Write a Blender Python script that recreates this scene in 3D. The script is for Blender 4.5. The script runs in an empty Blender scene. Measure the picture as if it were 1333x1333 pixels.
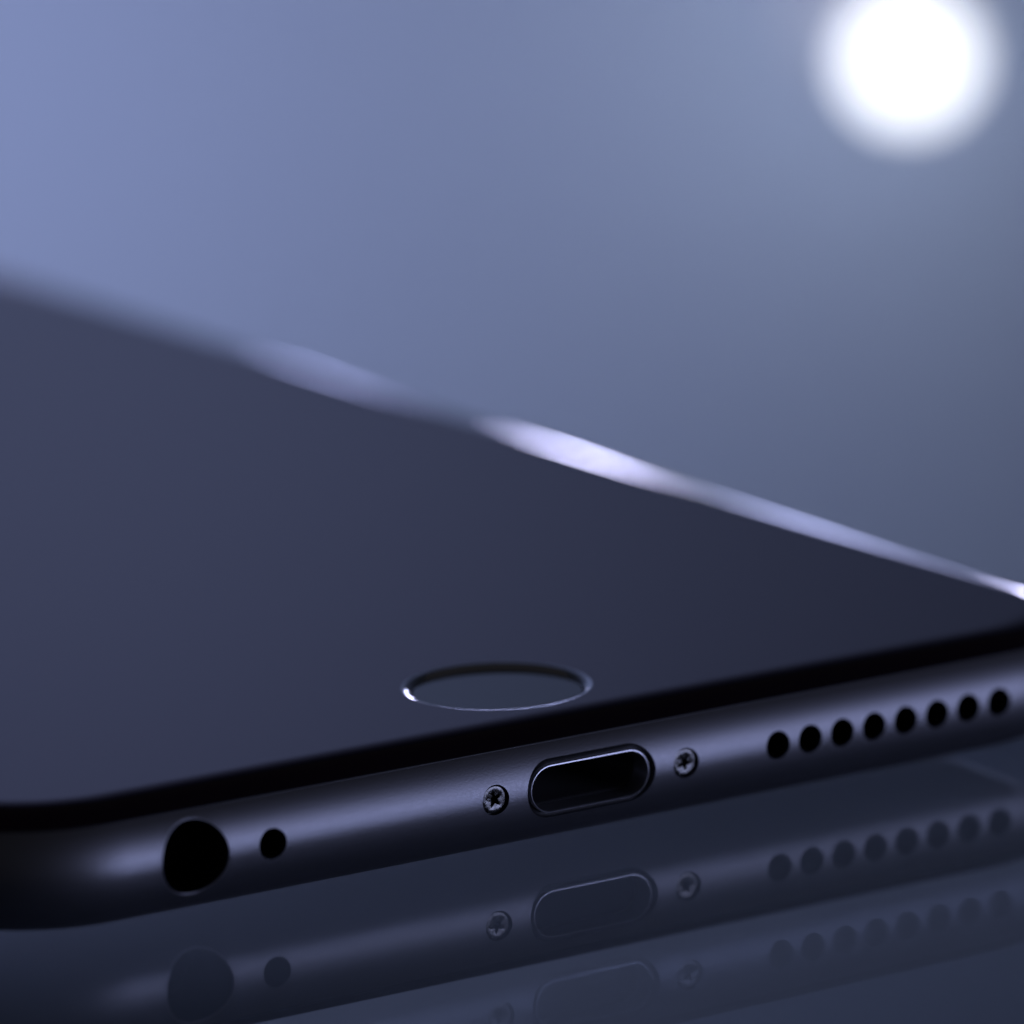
import bpy, bmesh, math, random
from mathutils import Vector, Matrix
from mathutils.geometry import tessellate_polygon

random.seed(4)
C = bpy.context.scene.collection
scene = bpy.context.scene
MM = 0.001
PI = math.pi

# ------------------------------------------------------------------ camera
AZ, EL, ROLL, DIST, FOC, OX, OY = 0.562759, 0.226705, -0.024143, 338.67, 8000.0, 104.28, 351.79
fwd = Vector((math.sin(AZ) * math.cos(EL), math.cos(AZ) * math.cos(EL), -math.sin(EL)))
rgt0 = fwd.cross(Vector((0, 0, 1))).normalized()
up0 = rgt0.cross(fwd)
rgt = math.cos(ROLL) * rgt0 + math.sin(ROLL) * up0
upv = -math.sin(ROLL) * rgt0 + math.cos(ROLL) * up0
aim = Vector((0, 0, 3.55))
cam_mm = aim - DIST * (fwd + rgt * (OX / FOC) - upv * (OY / FOC))
cd = bpy.data.cameras.new("camera")
cam = bpy.data.objects.new("camera", cd)
C.objects.link(cam)
m = Matrix((rgt, upv, -fwd)).transposed().to_4x4()
m.translation = cam_mm * MM
cam.matrix_world = m
cd.sensor_width = 36.0
cd.lens = 36.0 * FOC / 1333.0
cd.clip_start, cd.clip_end = 0.01, 60.0
cd.dof.use_dof = True
cd.dof.focus_distance = (DIST - 3) * MM
cd.dof.aperture_fstop = cd.lens / 9.7
scene.camera = cam

# ------------------------------------------------------------------ world, exposure
w = bpy.data.worlds.new("World")
scene.world = w
w.use_nodes = True
bg = w.node_tree.nodes["Background"]
bg.inputs[0].default_value = (0.88, 0.87, 1.0, 1)
bg.inputs[1].default_value = 0.019
vs = scene.view_settings
vs.view_transform, vs.look, vs.exposure, vs.gamma = 'Standard', 'None', 0.0, 1.0
scene.cycles.sample_clamp_indirect = 3.0
scene.cycles.caustics_refractive = True

# horizontal frame of the view: along the camera's heading, to its right, up
hd = Vector((math.sin(AZ), math.cos(AZ), 0))
hr = Vector((math.cos(AZ), -math.sin(AZ), 0))
cam_ground = Vector((cam_mm.x, cam_mm.y, 0))


def spot(dist, lateral, z):
    """A place dist mm ahead of the camera, lateral mm to its right, z mm above the glass (in metres)."""
    return (cam_ground + hd * dist + hr * lateral + Vector((0, 0, z))) * MM


BLUE = (0.58, 0.62, 1.0)


def area(name, pos, target, sx, sy, watts, col=BLUE, spread=180):
    ld = bpy.data.lights.new(name, 'AREA')
    ld.shape, ld.size, ld.size_y = 'RECTANGLE', sx * MM, sy * MM
    ld.energy, ld.color = watts, col
    ld.spread = math.radians(spread)
    o = bpy.data.objects.new(name, ld)
    C.objects.link(o)
    o.location = pos
    d = (Vector(target) - Vector(pos)).normalized()
    o.rotation_euler = d.to_track_quat('-Z', 'Y').to_euler()
    return o


# unseen panels added left of the view to brighten lower and upper wall
area("wall_light", spot(1670, -235, -205), spot(2035, -215, -205), 140, 200, 0.98)
area("wall_light", spot(1670, -190, 420), spot(2035, -170, 420), 140, 240, 0.60)
area("upper_wall_light", spot(1500, -400, 950), spot(2035, -200, 650), 300, 300, 0.6)
# softbox low in front of the phone: gives the band along the rounded edge
fd = Vector((math.sin(AZ), -math.cos(AZ), 0))
area("front_softbox", (fd * 800 + Vector((0, 0, 50))) * MM, (0, 0, 0.004), 560, 280, 2.1, (0.50, 0.56, 1.0))
# unseen strip lights added behind the phone: glints on the far glass edge


def strip(name, px, dist, z, wd, ht, watts, col=(0.64, 0.65, 1.0)):
    lat = (px - 666.5) / FOC * dist
    p = spot(dist, lat, z)
    area(name, p, Vector((0.03, 0.03, p.z)), wd, ht, watts, col)


strip("strip_light", 945, 1533, 30, 16, 310, 0.64)
strip("strip_light", 588, 1533, 30, 9, 310, 0.12, (0.5, 0.55, 1.0))
strip("strip_light", 1645, 1533, 30, 24, 310, 0.62)
strip("strip_light", 1250, 1533, 30, 36, 310, 0.27, (0.52, 0.58, 1.0))
strip("strip_light", 1440, 1533, 30, 30, 310, 0.055, (0.52, 0.58, 1.0))
strip("added_glint_light", 1060, 1510, 70, 40, 24, 0.03, (0.85, 0.88, 1.0))  # extra unseen light added for the white glint on the button ring
strip("strip_light", 25, 1533, 30, 40, 310, 0.03)  # strip added for the glint on the button ring's right side

# ------------------------------------------------------------------ materials


def mat(name, base, metallic=0.0, rough=0.5, ior=1.5, spec=0.5, trans=0.0):
    mt = bpy.data.materials.new(name)
    mt.use_nodes = True
    b = mt.node_tree.nodes["Principled BSDF"]
    b.inputs["Base Color"].default_value = (*base, 1)
    b.inputs["Metallic"].default_value = metallic
    b.inputs["Roughness"].default_value = rough
    b.inputs["IOR"].default_value = ior
    b.inputs["Specular IOR Level"].default_value = spec
    b.inputs["Transmission Weight"].default_value = trans
    return mt, b


def nodes(mt):
    return mt.node_tree.nodes, mt.node_tree.links


def add_noise(mt, b, scale, bump=0.0, dist=0.00001, rough=None, detail=4.0):
    N, L = nodes(mt)
    tc = N.new("ShaderNodeTexCoord")
    nz = N.new("ShaderNodeTexNoise")
    nz.inputs["Scale"].default_value = scale
    nz.inputs["Detail"].default_value = detail
    L.new(tc.outputs["Object"], nz.inputs["Vector"])
    if bump:
        bp = N.new("ShaderNodeBump")
        bp.inputs["Strength"].default_value = bump
        bp.inputs["Distance"].default_value = dist
        L.new(nz.outputs["Fac"], bp.inputs["Height"])
        L.new(bp.outputs["Normal"], b.inputs["Normal"])
    if rough:
        mr = N.new("ShaderNodeMapRange")
        mr.inputs["To Min"].default_value, mr.inputs["To Max"].default_value = rough
        L.new(nz.outputs["Fac"], mr.inputs["Value"])
        L.new(mr.outputs["Result"], b.inputs["Roughness"])


M_alu, b = mat("anodised_aluminium", (0.21, 0.21, 0.22), 1.0, 0.46)
add_noise(M_alu, b, 9000, bump=0.5, dist=0.000014, rough=(0.41, 0.52), detail=2)
M_glass, b = mat("black_cover_glass", (0.003, 0.003, 0.004), 0.0, 0.02, 1.47)
b.inputs["Specular Tint"].default_value = (1.0, 0.38, 0.82, 1)
M_button, b = mat("sapphire_button", (0.004, 0.004, 0.005), 0.0, 0.02, 1.55)
M_ring, b = mat("dark_steel_ring", (0.52, 0.52, 0.55), 1.0, 0.08)
M_steel, b = mat("bright_steel", (0.13, 0.127, 0.12), 1.0, 0.22)
add_noise(M_steel, b, 5000, bump=0.5, dist=0.00003, rough=(0.12, 0.4), detail=3)
M_jack, b = mat("jack_steel", (0.36, 0.36, 0.38), 1.0, 0.4)
M_shell, b = mat("connector_steel", (0.6, 0.6, 0.62), 1.0, 0.36)
M_black, b = mat("black_plastic", (0.006, 0.006, 0.007), 0.0, 0.5)
M_pane, b = mat("clear_glass", (0.62, 0.69, 0.79), 0.0, 0.0, 1.5, trans=1.0)
M_floor, b = mat("floor_paint", (0.165, 0.17, 0.18), 0.0, 0.9, spec=0.1)
add_noise(M_floor, b, 40, bump=0.1, dist=0.0005)
M_wall, b = mat("wall_paint", (0.445, 0.522, 0.605), 0.0, 0.85, spec=0.2)
add_noise(M_wall, b, 60, bump=0.1, dist=0.0005)
M_cord, b = mat("white_plastic", (0.7, 0.7, 0.7), 0.0, 0.4)


def emitter(name, col, strength):
    mt = bpy.data.materials.new(name)
    mt.use_nodes = True
    N, L = nodes(mt)
    N.remove(N["Principled BSDF"])
    em = N.new("ShaderNodeEmission")
    em.inputs[0].default_value = (*col, 1)
    em.inputs[1].default_value = strength
    L.new(em.outputs[0], N["Material Output"].inputs[0])
    return mt


M_bulb = emitter("lit_bulb", (0.92, 0.94, 1.0), 4.9)
M_glow = emitter("added_glow", (0.74, 0.79, 1.0), 180.0)  # emission of the added disc that brightens the wall

# ------------------------------------------------------------------ mesh helpers (all in millimetres)


def link(name, me, material, parent=None):
    o = bpy.data.objects.new(name, me)
    me.name = name
    if not me.materials:
        me.materials.append(material)
    C.objects.link(o)
    o.parent = parent
    return o


def from_lists(name, verts, faces, material, parent=None, smooth=True, normals=None):
    me = bpy.data.meshes.new(name)
    me.from_pydata([tuple(c * MM for c in v) for v in verts], [], faces)
    me.validate()
    me.update()
    if smooth:
        me.polygons.foreach_set("use_smooth", [True] * len(me.polygons))
    if normals:
        me.normals_split_custom_set_from_vertices(normals)
    return link(name, me, material, parent)


def empty(name, label, cat, loc=(0, 0, 0)):
    o = bpy.data.objects.new(name, None)
    o.empty_display_size = 0.01
    C.objects.link(o)
    o.location = loc
    o['label'], o['category'] = label, cat
    return o


def sharp_by_angle(o, deg):
    bm = bmesh.new()
    bm.from_mesh(o.data)
    for e in bm.edges:
        if len(e.link_faces) == 2 and e.calc_face_angle() > math.radians(deg):
            e.smooth = False
    for f in bm.faces:
        f.smooth = True
    bm.to_mesh(o.data)
    bm.free()


def box(name, lo, hi, material, parent=None, bevel=0.0, kind=None):
    bm = bmesh.new()
    bmesh.ops.create_cube(bm, size=1)
    for v in bm.verts:
        v.co = Vector([(lo[i] + hi[i]) / 2 + v.co[i] * (hi[i] - lo[i]) for i in range(3)]) * MM
    if bevel:
        bmesh.ops.bevel(bm, geom=list(bm.edges), offset=bevel * MM, segments=3, affect='EDGES', profile=0.5)
    me = bpy.data.meshes.new(name)
    bm.to_mesh(me)
    bm.free()
    o = link(name, me, material, parent)
    if kind:
        o['kind'] = kind
    return o


def lathe(profile, n=64, axis='z', cx=0, cy=0, cz=0, caps=(False, False)):
    """Revolve (radius, t) pairs. axis z: t is height; axis y: t is depth into the phone."""
    V, F = [], []
    for r, t in profile:
        for k in range(n):
            a = 2 * PI * k / n
            if axis == 'z':
                V.append((cx + r * math.cos(a), cy + r * math.sin(a), cz + t))
            else:
                V.append((cx + r * math.cos(a), cy + t, cz - r * math.sin(a)))
    for i in range(len(profile) - 1):
        for k in range(n):
            F.append((i * n + k, i * n + (k + 1) % n, (i + 1) * n + (k + 1) % n, (i + 1) * n + k))
    if caps[0]:
        F.append(tuple(range(n))[::-1])
    if caps[1]:
        F.append(tuple((len(profile) - 1) * n + k for k in range(n)))
    return V, F


def stadium(w_, h_, n=20):
    """Outline of a slot w_ wide and h_ high, in (x, z)."""
    r = h_ / 2
    pts = []
    for k in range(n + 1):
        a = -PI / 2 + PI * k / n
        pts.append((w_ / 2 - r + r * math.cos(a), r * math.sin(a)))
    for k in range(n + 1):
        a = PI / 2 + PI * k / n
        pts.append((-w_ / 2 + r + r * math.cos(a), r * math.sin(a)))
    return pts


def sweep_slot(sections, cz, caps=(False, False)):
    """Skin of slot outlines (w, h, y)."""
    V, F = [], []
    n = None
    for w_, h_, y in sections:
        p = stadium(w_, h_)
        n = len(p)
        V += [(x, y, cz + z) for x, z in p]
    for i in range(len(sections) - 1):
        for k in range(n):
            F.append((i * n + k, i * n + (k + 1) % n, (i + 1) * n + (k + 1) % n, (i + 1) * n + k))
    if caps[0]:
        F.append(tuple(range(n))[::-1])
    if caps[1]:
        F.append(tuple((len(sections) - 1) * n + k for k in range(n)))
    return V, F


# ------------------------------------------------------------------ setting: wall and glass table
wall_c = spot(2035, 0, 0)
box("wall", (-2600, 0, -1900), (2600, 60, 1900), M_wall, kind='structure')
wall = bpy.data.objects["wall"]
wall.location = wall_c
wall.rotation_euler = (0, 0, -AZ)

box("floor", (-2600, -2600, -495), (2600, 2030, -435), M_floor, kind='structure')
floor = bpy.data.objects["floor"]
floor.location = cam_ground * MM
floor.rotation_euler = (0, 0, -AZ)

table = empty("glass_table", "thick clear glass table top with polished edges under the phone", "table", (0, 0, -0.435))
top = box("glass_top", (-520, -420, 425.0), (44.5, 196, 435), M_pane, table, bevel=0.6)
V, F = lathe([(12, 0.5), (13, 1.5), (13, 421), (17, 422), (17, 424.7)], 32, caps=(True, True))
for k, (x, y) in enumerate([(-490, -390), (20, -390), (-490, 170), (20, 170)]):
    if k == 0:
        leg0 = from_lists("leg", V, F, M_steel, table)
        sharp_by_angle(leg0, 30)
        leg = leg0
    else:
        leg = leg0.copy()
        C.objects.link(leg)
    leg.location = (x * MM, y * MM, 0)

# the lamp far behind, on a short arm from the wall
LAMP_D = 1895
lx = LAMP_D * (1203 - 666.5) / FOC
ang = EL - math.atan((666.5 - 90) / FOC)
lz = cam_mm.z - LAMP_D * math.tan(ang)
lamp = empty("wall_lamp", "small round white lit lamp glowing out of focus in front of the wall", "lamp", spot(LAMP_D, lx, lz))
lamp.rotation_euler = (0, 0, -AZ)
RB = 11.6
V, F = lathe([(max(RB * math.sin(PI * i / 24), 1e-4), -RB * math.cos(PI * i / 24)) for i in range(25)], 48)
from_lists("bulb", V, F, M_bulb, lamp)
V, F = lathe([(0.01, 12.0), (8.0, 12.0), (8.2, 12.2), (8.2, 12.7), (7.8, 13.0), (3.8, 13.0)], 40, 'y')
from_lists("added_glow_disc", V, F, M_glow, lamp)  # hidden emitter added behind the bulb to make the halo on the wall
V, F = lathe([(3.5, 11.2), (3.5, 40), (3.0, 40), (3.0, 136)], 24, 'y')
from_lists("lamp_arm", V, F, M_cord, lamp)
V, F = lathe([(0.01, 132), (22, 132), (24, 134), (24, 139.5)], 40, 'y')
from_lists("wall_plate", V, F, M_cord, lamp)

# ------------------------------------------------------------------ the phone
HW, HL, TH, RC = 39.25, 79.2, 7.1, 10.2
R0 = TH / 2
ZS = 5.98                                     # seam between housing and glass
phone = empty("smartphone", "black smartphone lying face up on the glass with its charging port edge to the front", "phone", (0, 0, 0.00003))


def contour():
    """Outer outline, counter-clockwise: points and outward normals."""
    P = []
    cx, cy = HW - RC, HL - RC
    def arc(ccx, ccy, a0):
        for k in range(41):
            a = a0 + PI / 2 * k / 40
            P.append((ccx + RC * math.cos(a), ccy + RC * math.sin(a), math.cos(a), math.sin(a)))
    def line(x0, y0, x1, y1, n, nx, ny):
        for k in range(1, n):
            t = k / n
            P.append((x0 + (x1 - x0) * t, y0 + (y1 - y0) * t, nx, ny))
    oy = HL
    arc(-cx, -cy + oy, PI)
    line(-cx, 0, cx, 0, 54, 0, -1)
    arc(cx, -cy + oy, 1.5 * PI)
    line(HW, RC, HW, 2 * HL - RC, 60, 1, 0)
    arc(cx, cy + oy, 0)
    line(cx, 2 * HL, -cx, 2 * HL, 24, 0, 1)
    arc(-cx, cy + oy, PI / 2)
    line(-HW, 2 * HL - RC, -HW, RC, 60, -1, 0)
    return P


CONT = contour()
NC = len(CONT)


def loft(profile):
    """profile: (inset, z, na) with na the elevation of the outward normal. Returns verts, faces, normals."""
    V, F, Nn = [], [], []
    for ins, z, na in profile:
        for x, y, nx, ny in CONT:
            V.append((x - ins * nx, y - ins * ny, z))
            c, s = math.cos(na), math.sin(na)
            Nn.append((nx * c, ny * c, s))
    for i in range(len(profile) - 1):
        for k in range(NC):
            F.append((i * NC + k, i * NC + (k + 1) % NC, (i + 1) * NC + (k + 1) % NC, (i + 1) * NC + k))
    return V, F, Nn


# --- housing: rounded all the way round, flat back, blind holes cut into its front edge
a1 = math.asin((ZS - R0) / R0)
prof = []
NL = 56
for i in range(NL + 1):
    a = -PI / 2 + (a1 + PI / 2) * i / NL
    prof.append((R0 - R0 * math.cos(a), R0 + R0 * math.sin(a), a))
V, F, _ = loft(prof)
F.append(tuple(range(NC))[::-1])
F.append(tuple(NL * NC + k for k in range(NC)))
housing = from_lists("housing", V, F, M_alu, phone, smooth=False)

XJ, XM, XS, XH, PH = -25.10, -20.37, 6.27, 12.51, 2.212
HOLES = [(XJ, 2.14, 5.0), (XM, 0.86, 3.0), (-XS, 0.86, 1.6), (XS, 0.86, 1.6)] + [(XH + PH * i, 0.82, 3.0) for i in range(8)]
CV, CF = [], []


def merge(V, F):
    o = len(CV)
    CV.extend(V)
    CF.extend([tuple(i + o for i in f) for f in F])


for x, r, dep in HOLES:
    merge(*lathe([(r, -1), (r, dep)], 56, 'y', x, 0, R0, caps=(True, True)))
PW, PHH = 8.45, 3.34
merge(*sweep_slot([(PW, PHH, -1), (PW, PHH, 8.0)], R0, caps=(True, True)))
cut = from_lists("cutter", CV, CF, M_black, smooth=False)
for o in (housing, cut):
    bm = bmesh.new()
    bm.from_mesh(o.data)
    bmesh.ops.scale(bm, vec=(1000, 1000, 1000), verts=bm.verts)
    bmesh.ops.recalc_face_normals(bm, faces=bm.faces)
    bm.to_mesh(o.data)
    bm.free()
md = housing.modifiers.new("holes", 'BOOLEAN')
md.operation, md.solver, md.object = 'DIFFERENCE', 'EXACT', cut
dg = bpy.context.evaluated_depsgraph_get()
me = bpy.data.meshes.new_from_object(housing.evaluated_get(dg))
housing.modifiers.clear()
housing.data = me
me.name = "housing"
bpy.data.objects.remove(cut)
me.materials.clear()
me.materials.append(M_alu)


def housing_normal(p):
    """Outward normal of the rounded housing at a point (mm) or None when p is not on its skin."""
    qx, qy = p.x, p.y - HL
    ax, ay = abs(qx) - (HW - RC), abs(qy) - (HL - RC)
    if ax > 0 and ay > 0:
        l = math.hypot(ax, ay)
        n2, d = (ax / l, ay / l), RC - l
    elif HW - abs(qx) < HL - abs(qy):
        n2, d = (1, 0), HW - abs(qx)
    else:
        n2, d = (0, 1), HL - abs(qy)
    n2 = (math.copysign(n2[0], qx), math.copysign(n2[1], qy))
    if p.z > ZS + 1e-3:
        return None
    vx, vz = R0 - d, p.z - R0
    if vx < -0.02 or abs(math.hypot(vx, vz) - R0) > 0.03:
        return None
    l = math.hypot(vx, vz)
    return Vector((n2[0] * vx / l, n2[1] * vx / l, vz / l))


me.polygons.foreach_set("use_smooth", [True] * len(me.polygons))
loopn = [None] * len(me.loops)
for pl in me.polygons:
    ns = [housing_normal(me.vertices[v].co) for v in pl.vertices]
    okk = all(n is not None and n.dot(pl.normal) > 0.6 for n in ns)
    for li, n in zip(pl.loop_indices, ns):
        loopn[li] = tuple(n) if okk else tuple(pl.normal)
me.transform(Matrix.Scale(MM, 4))
me.normals_split_custom_set(loopn)

# --- thin black gasket and the cover glass with its curved edge
i_s = R0 - R0 * math.cos(a1)
V, F, Nn = loft([(i_s + 0.03, ZS - 0.3, 0), (i_s + 0.03, ZS + 0.02, 0), (i_s + 0.05, ZS + 0.07, 0.8), (i_s + 0.40, ZS + 0.08, 1.5)])
from_lists("gasket", V, F, M_black, phone, normals=Nn)

# the top leans over slowly at first, then turns down to the housing
Z0 = ZS + 0.02
gi = i_s + 0.14
NG = 60
TILT = [math.radians(73) * (i / NG) ** 2.2 for i in range(NG + 1)]
sx, sz = [0.0], [0.0]
for i in range(NG):
    tm = (TILT[i] + TILT[i + 1]) / 2
    sx.append(sx[-1] + math.cos(tm))
    sz.append(sz[-1] + math.sin(tm))
k = (TH - Z0) / sz[-1]
WC = sx[-1] * k
gp = [(gi + 0.10, ZS - 0.15, 0.5), (gi + 0.03, ZS - 0.05, 0.5)]
for i in range(NG, -1, -1):
    gp.append((gi + WC - sx[i] * k, TH - sz[i] * k, PI / 2 - TILT[i]))
V, F, Nn = loft(gp)
n_last = (len(gp) - 1) * NC
HX, HY, HR = -0.14, 9.42, 5.40
hole = [(HX + HR * math.cos(2 * PI * k / 128), HY + HR * math.sin(2 * PI * k / 128), TH) for k in range(128)]
outer = [Vector(V[n_last + k]) for k in range(NC)]
o0 = len(V)
V += hole
Nn += [(0, 0, 1)] * 128
tri = tessellate_polygon([outer, [Vector(h) for h in hole]])
idx = [n_last + k for k in range(NC)] + [o0 + k for k in range(128)]
for t in tri:
    f = [idx[i] for i in t]
    a, b_, c = (Vector(V[i]) for i in f)
    if (b_ - a).cross(c - a).z < 0:
        f.reverse()
    F.append(tuple(f))
from_lists("cover_glass", V, F, M_glass, phone, normals=Nn)

# --- home button: steel ring dished into the glass, flat sapphire disc
RV = []
rr, zz = HR - 0.01, TH - 0.003
for i in range(23):
    t = i / 22
    RV.append((rr, zz))
    tau = math.radians(2 + 52 * t)
    rr -= 0.55 / 22
    zz -= 0.55 / 22 * math.tan(tau)
btn_z = zz
V, F = lathe(RV + [(rr - 0.01, TH - 0.8)], 128, 'z', HX, HY)
V0, F0 = lathe([(rr - 0.02, btn_z - 0.3), (rr - 0.02, btn_z - 0.03), (rr - 0.05, btn_z), (4.3, btn_z)], 128, 'z', HX, HY, caps=(False, True))
button = from_lists("home_button", V0, F0, M_button, phone)
sharp_by_angle(button, 20)
ring = from_lists("button_ring", V, [f[::-1] for f in F], M_ring, button)
sharp_by_angle(ring, 40)

# --- charging port: black surround, steel shell with a rounded lip
port = empty("charging_port", "", "", (0, 0, 0))
del port['label'], port['category']
port.parent = phone
V, F = sweep_slot([(PW - 0.03, PHH - 0.03, 0.46), (PW - 0.05, PHH - 0.05, 0.5), (PW - 0.75, PHH - 0.75, 0.52)], R0)
s_ = from_lists("port_surround", V, [f[::-1] for f in F], M_black, port)
SW, SH = PW - 0.62, PHH - 0.62
lip = [(SW, SH, 5.0), (SW, SH, 0.24), (SW - 0.05, SH - 0.05, 0.17), (SW - 0.14, SH - 0.14, 0.16), (SW - 0.22, SH - 0.22, 0.26), (SW - 0.26, SH - 0.26, 7.0)]
V, F = sweep_slot(lip, R0)
sh_ = from_lists("connector_shell", V, [f[::-1] for f in F], M_shell, port)
sharp_by_angle(sh_, 50)
V, F = sweep_slot([(SW - 0.27, SH - 0.27, 1.6), (SW - 0.6, SH - 0.6, 1.7), (SW - 0.7, SH - 0.7, 6.9)], R0, caps=(False, True))
from_lists("port_lining", V, [f[::-1] for f in F], M_black, port)
# --- headphone jack, microphone and loudspeaker holes: dark linings set inside the holes


def skin_ring(V, n, first, extra):
    """Shift the first rings of a lathe so that they follow the rounded skin at that height."""
    for i in range(first * n):
        x, y, z = V[i]
        V[i] = (x, y + R0 - math.sqrt(R0 * R0 - z * z), z)


def lining(name, x, r, dep, rim=0.02):
    prof = [(r - 0.012, rim), (r - 0.03, rim + 0.06), (r - 0.05, rim + 0.5), (r - 0.12, dep)]
    V, F = lathe(prof, 64, 'y', 0, 0, 0, caps=(False, True))
    skin_ring(V, 64, 3, 0)
    o = from_lists(name, V, [f[::-1] for f in F], M_black, phone)
    o.location = (x * MM, 0, R0 * MM)
    sharp_by_angle(o, 40)
    return o


jack = lining("headphone_jack", XJ, 2.14, 4.9, 0.10)
V, F = lathe([(2.138, 0.02), (2.13, 0.0), (2.08, -0.006), (2.05, 0.01), (2.03, 0.04), (2.025, 0.12)], 64, 'y')
skin_ring(V, 64, 6, 0)
jr = from_lists("jack_rim", V, F, M_jack, jack)
lining("microphone_hole", XM, 0.86, 2.9)
sp = lining("speaker_hole", 0, 0.82, 2.9)
for k in range(8):
    o = sp if k == 0 else sp.copy()
    if k:
        C.objects.link(o)
        o.parent = phone
    o.location = ((XH + PH * k) * MM, 0, R0 * MM)

# --- five-lobed screws either side of the port


def screw(x, turn):
    n = 100
    def star(a):
        return 0.30 + 0.10 * math.cos(5 * (a - turn))
    rings = [('c', 0.78, 0.85), ('c', 0.78, 0.27), ('c', 0.74, 0.20), ('c', 0.64, 0.175), ('c', 0.52, 0.185), ('s', 1.12, 0.205), ('s', 0.97, 0.27), ('s', 0.88, 0.70)]
    V, F = [], []
    for kd, r, y in rings:
        for k in range(n):
            a = 2 * PI * k / n
            q = r if kd == 'c' else r * star(a)
            V.append((q * math.cos(a), y, q * math.sin(a)))
    for i in range(len(rings) - 1):
        for k in range(n):
            F.append((i * n + k, i * n + (k + 1) % n, (i + 1) * n + (k + 1) % n, (i + 1) * n + k))
    F.append(tuple((len(rings) - 1) * n + k for k in range(n)))
    o = from_lists("screw", V, F, M_steel, phone)
    bm = bmesh.new(); bm.from_mesh(o.data)
    bmesh.ops.recalc_face_normals(bm, faces=bm.faces); bm.to_mesh(o.data); bm.free()
    sharp_by_angle(o, 35)
    o.location = (x * MM, 0, R0 * MM)
    # dark seat behind the head
    V, F = lathe([(0.85, 0.5), (0.77, 0.52)], 40, 'y')
    s = from_lists("screw_seat", V, [f[::-1] for f in F], M_black, o)
    return o


screw(-XS, 0.5)
screw(XS, 1.1)
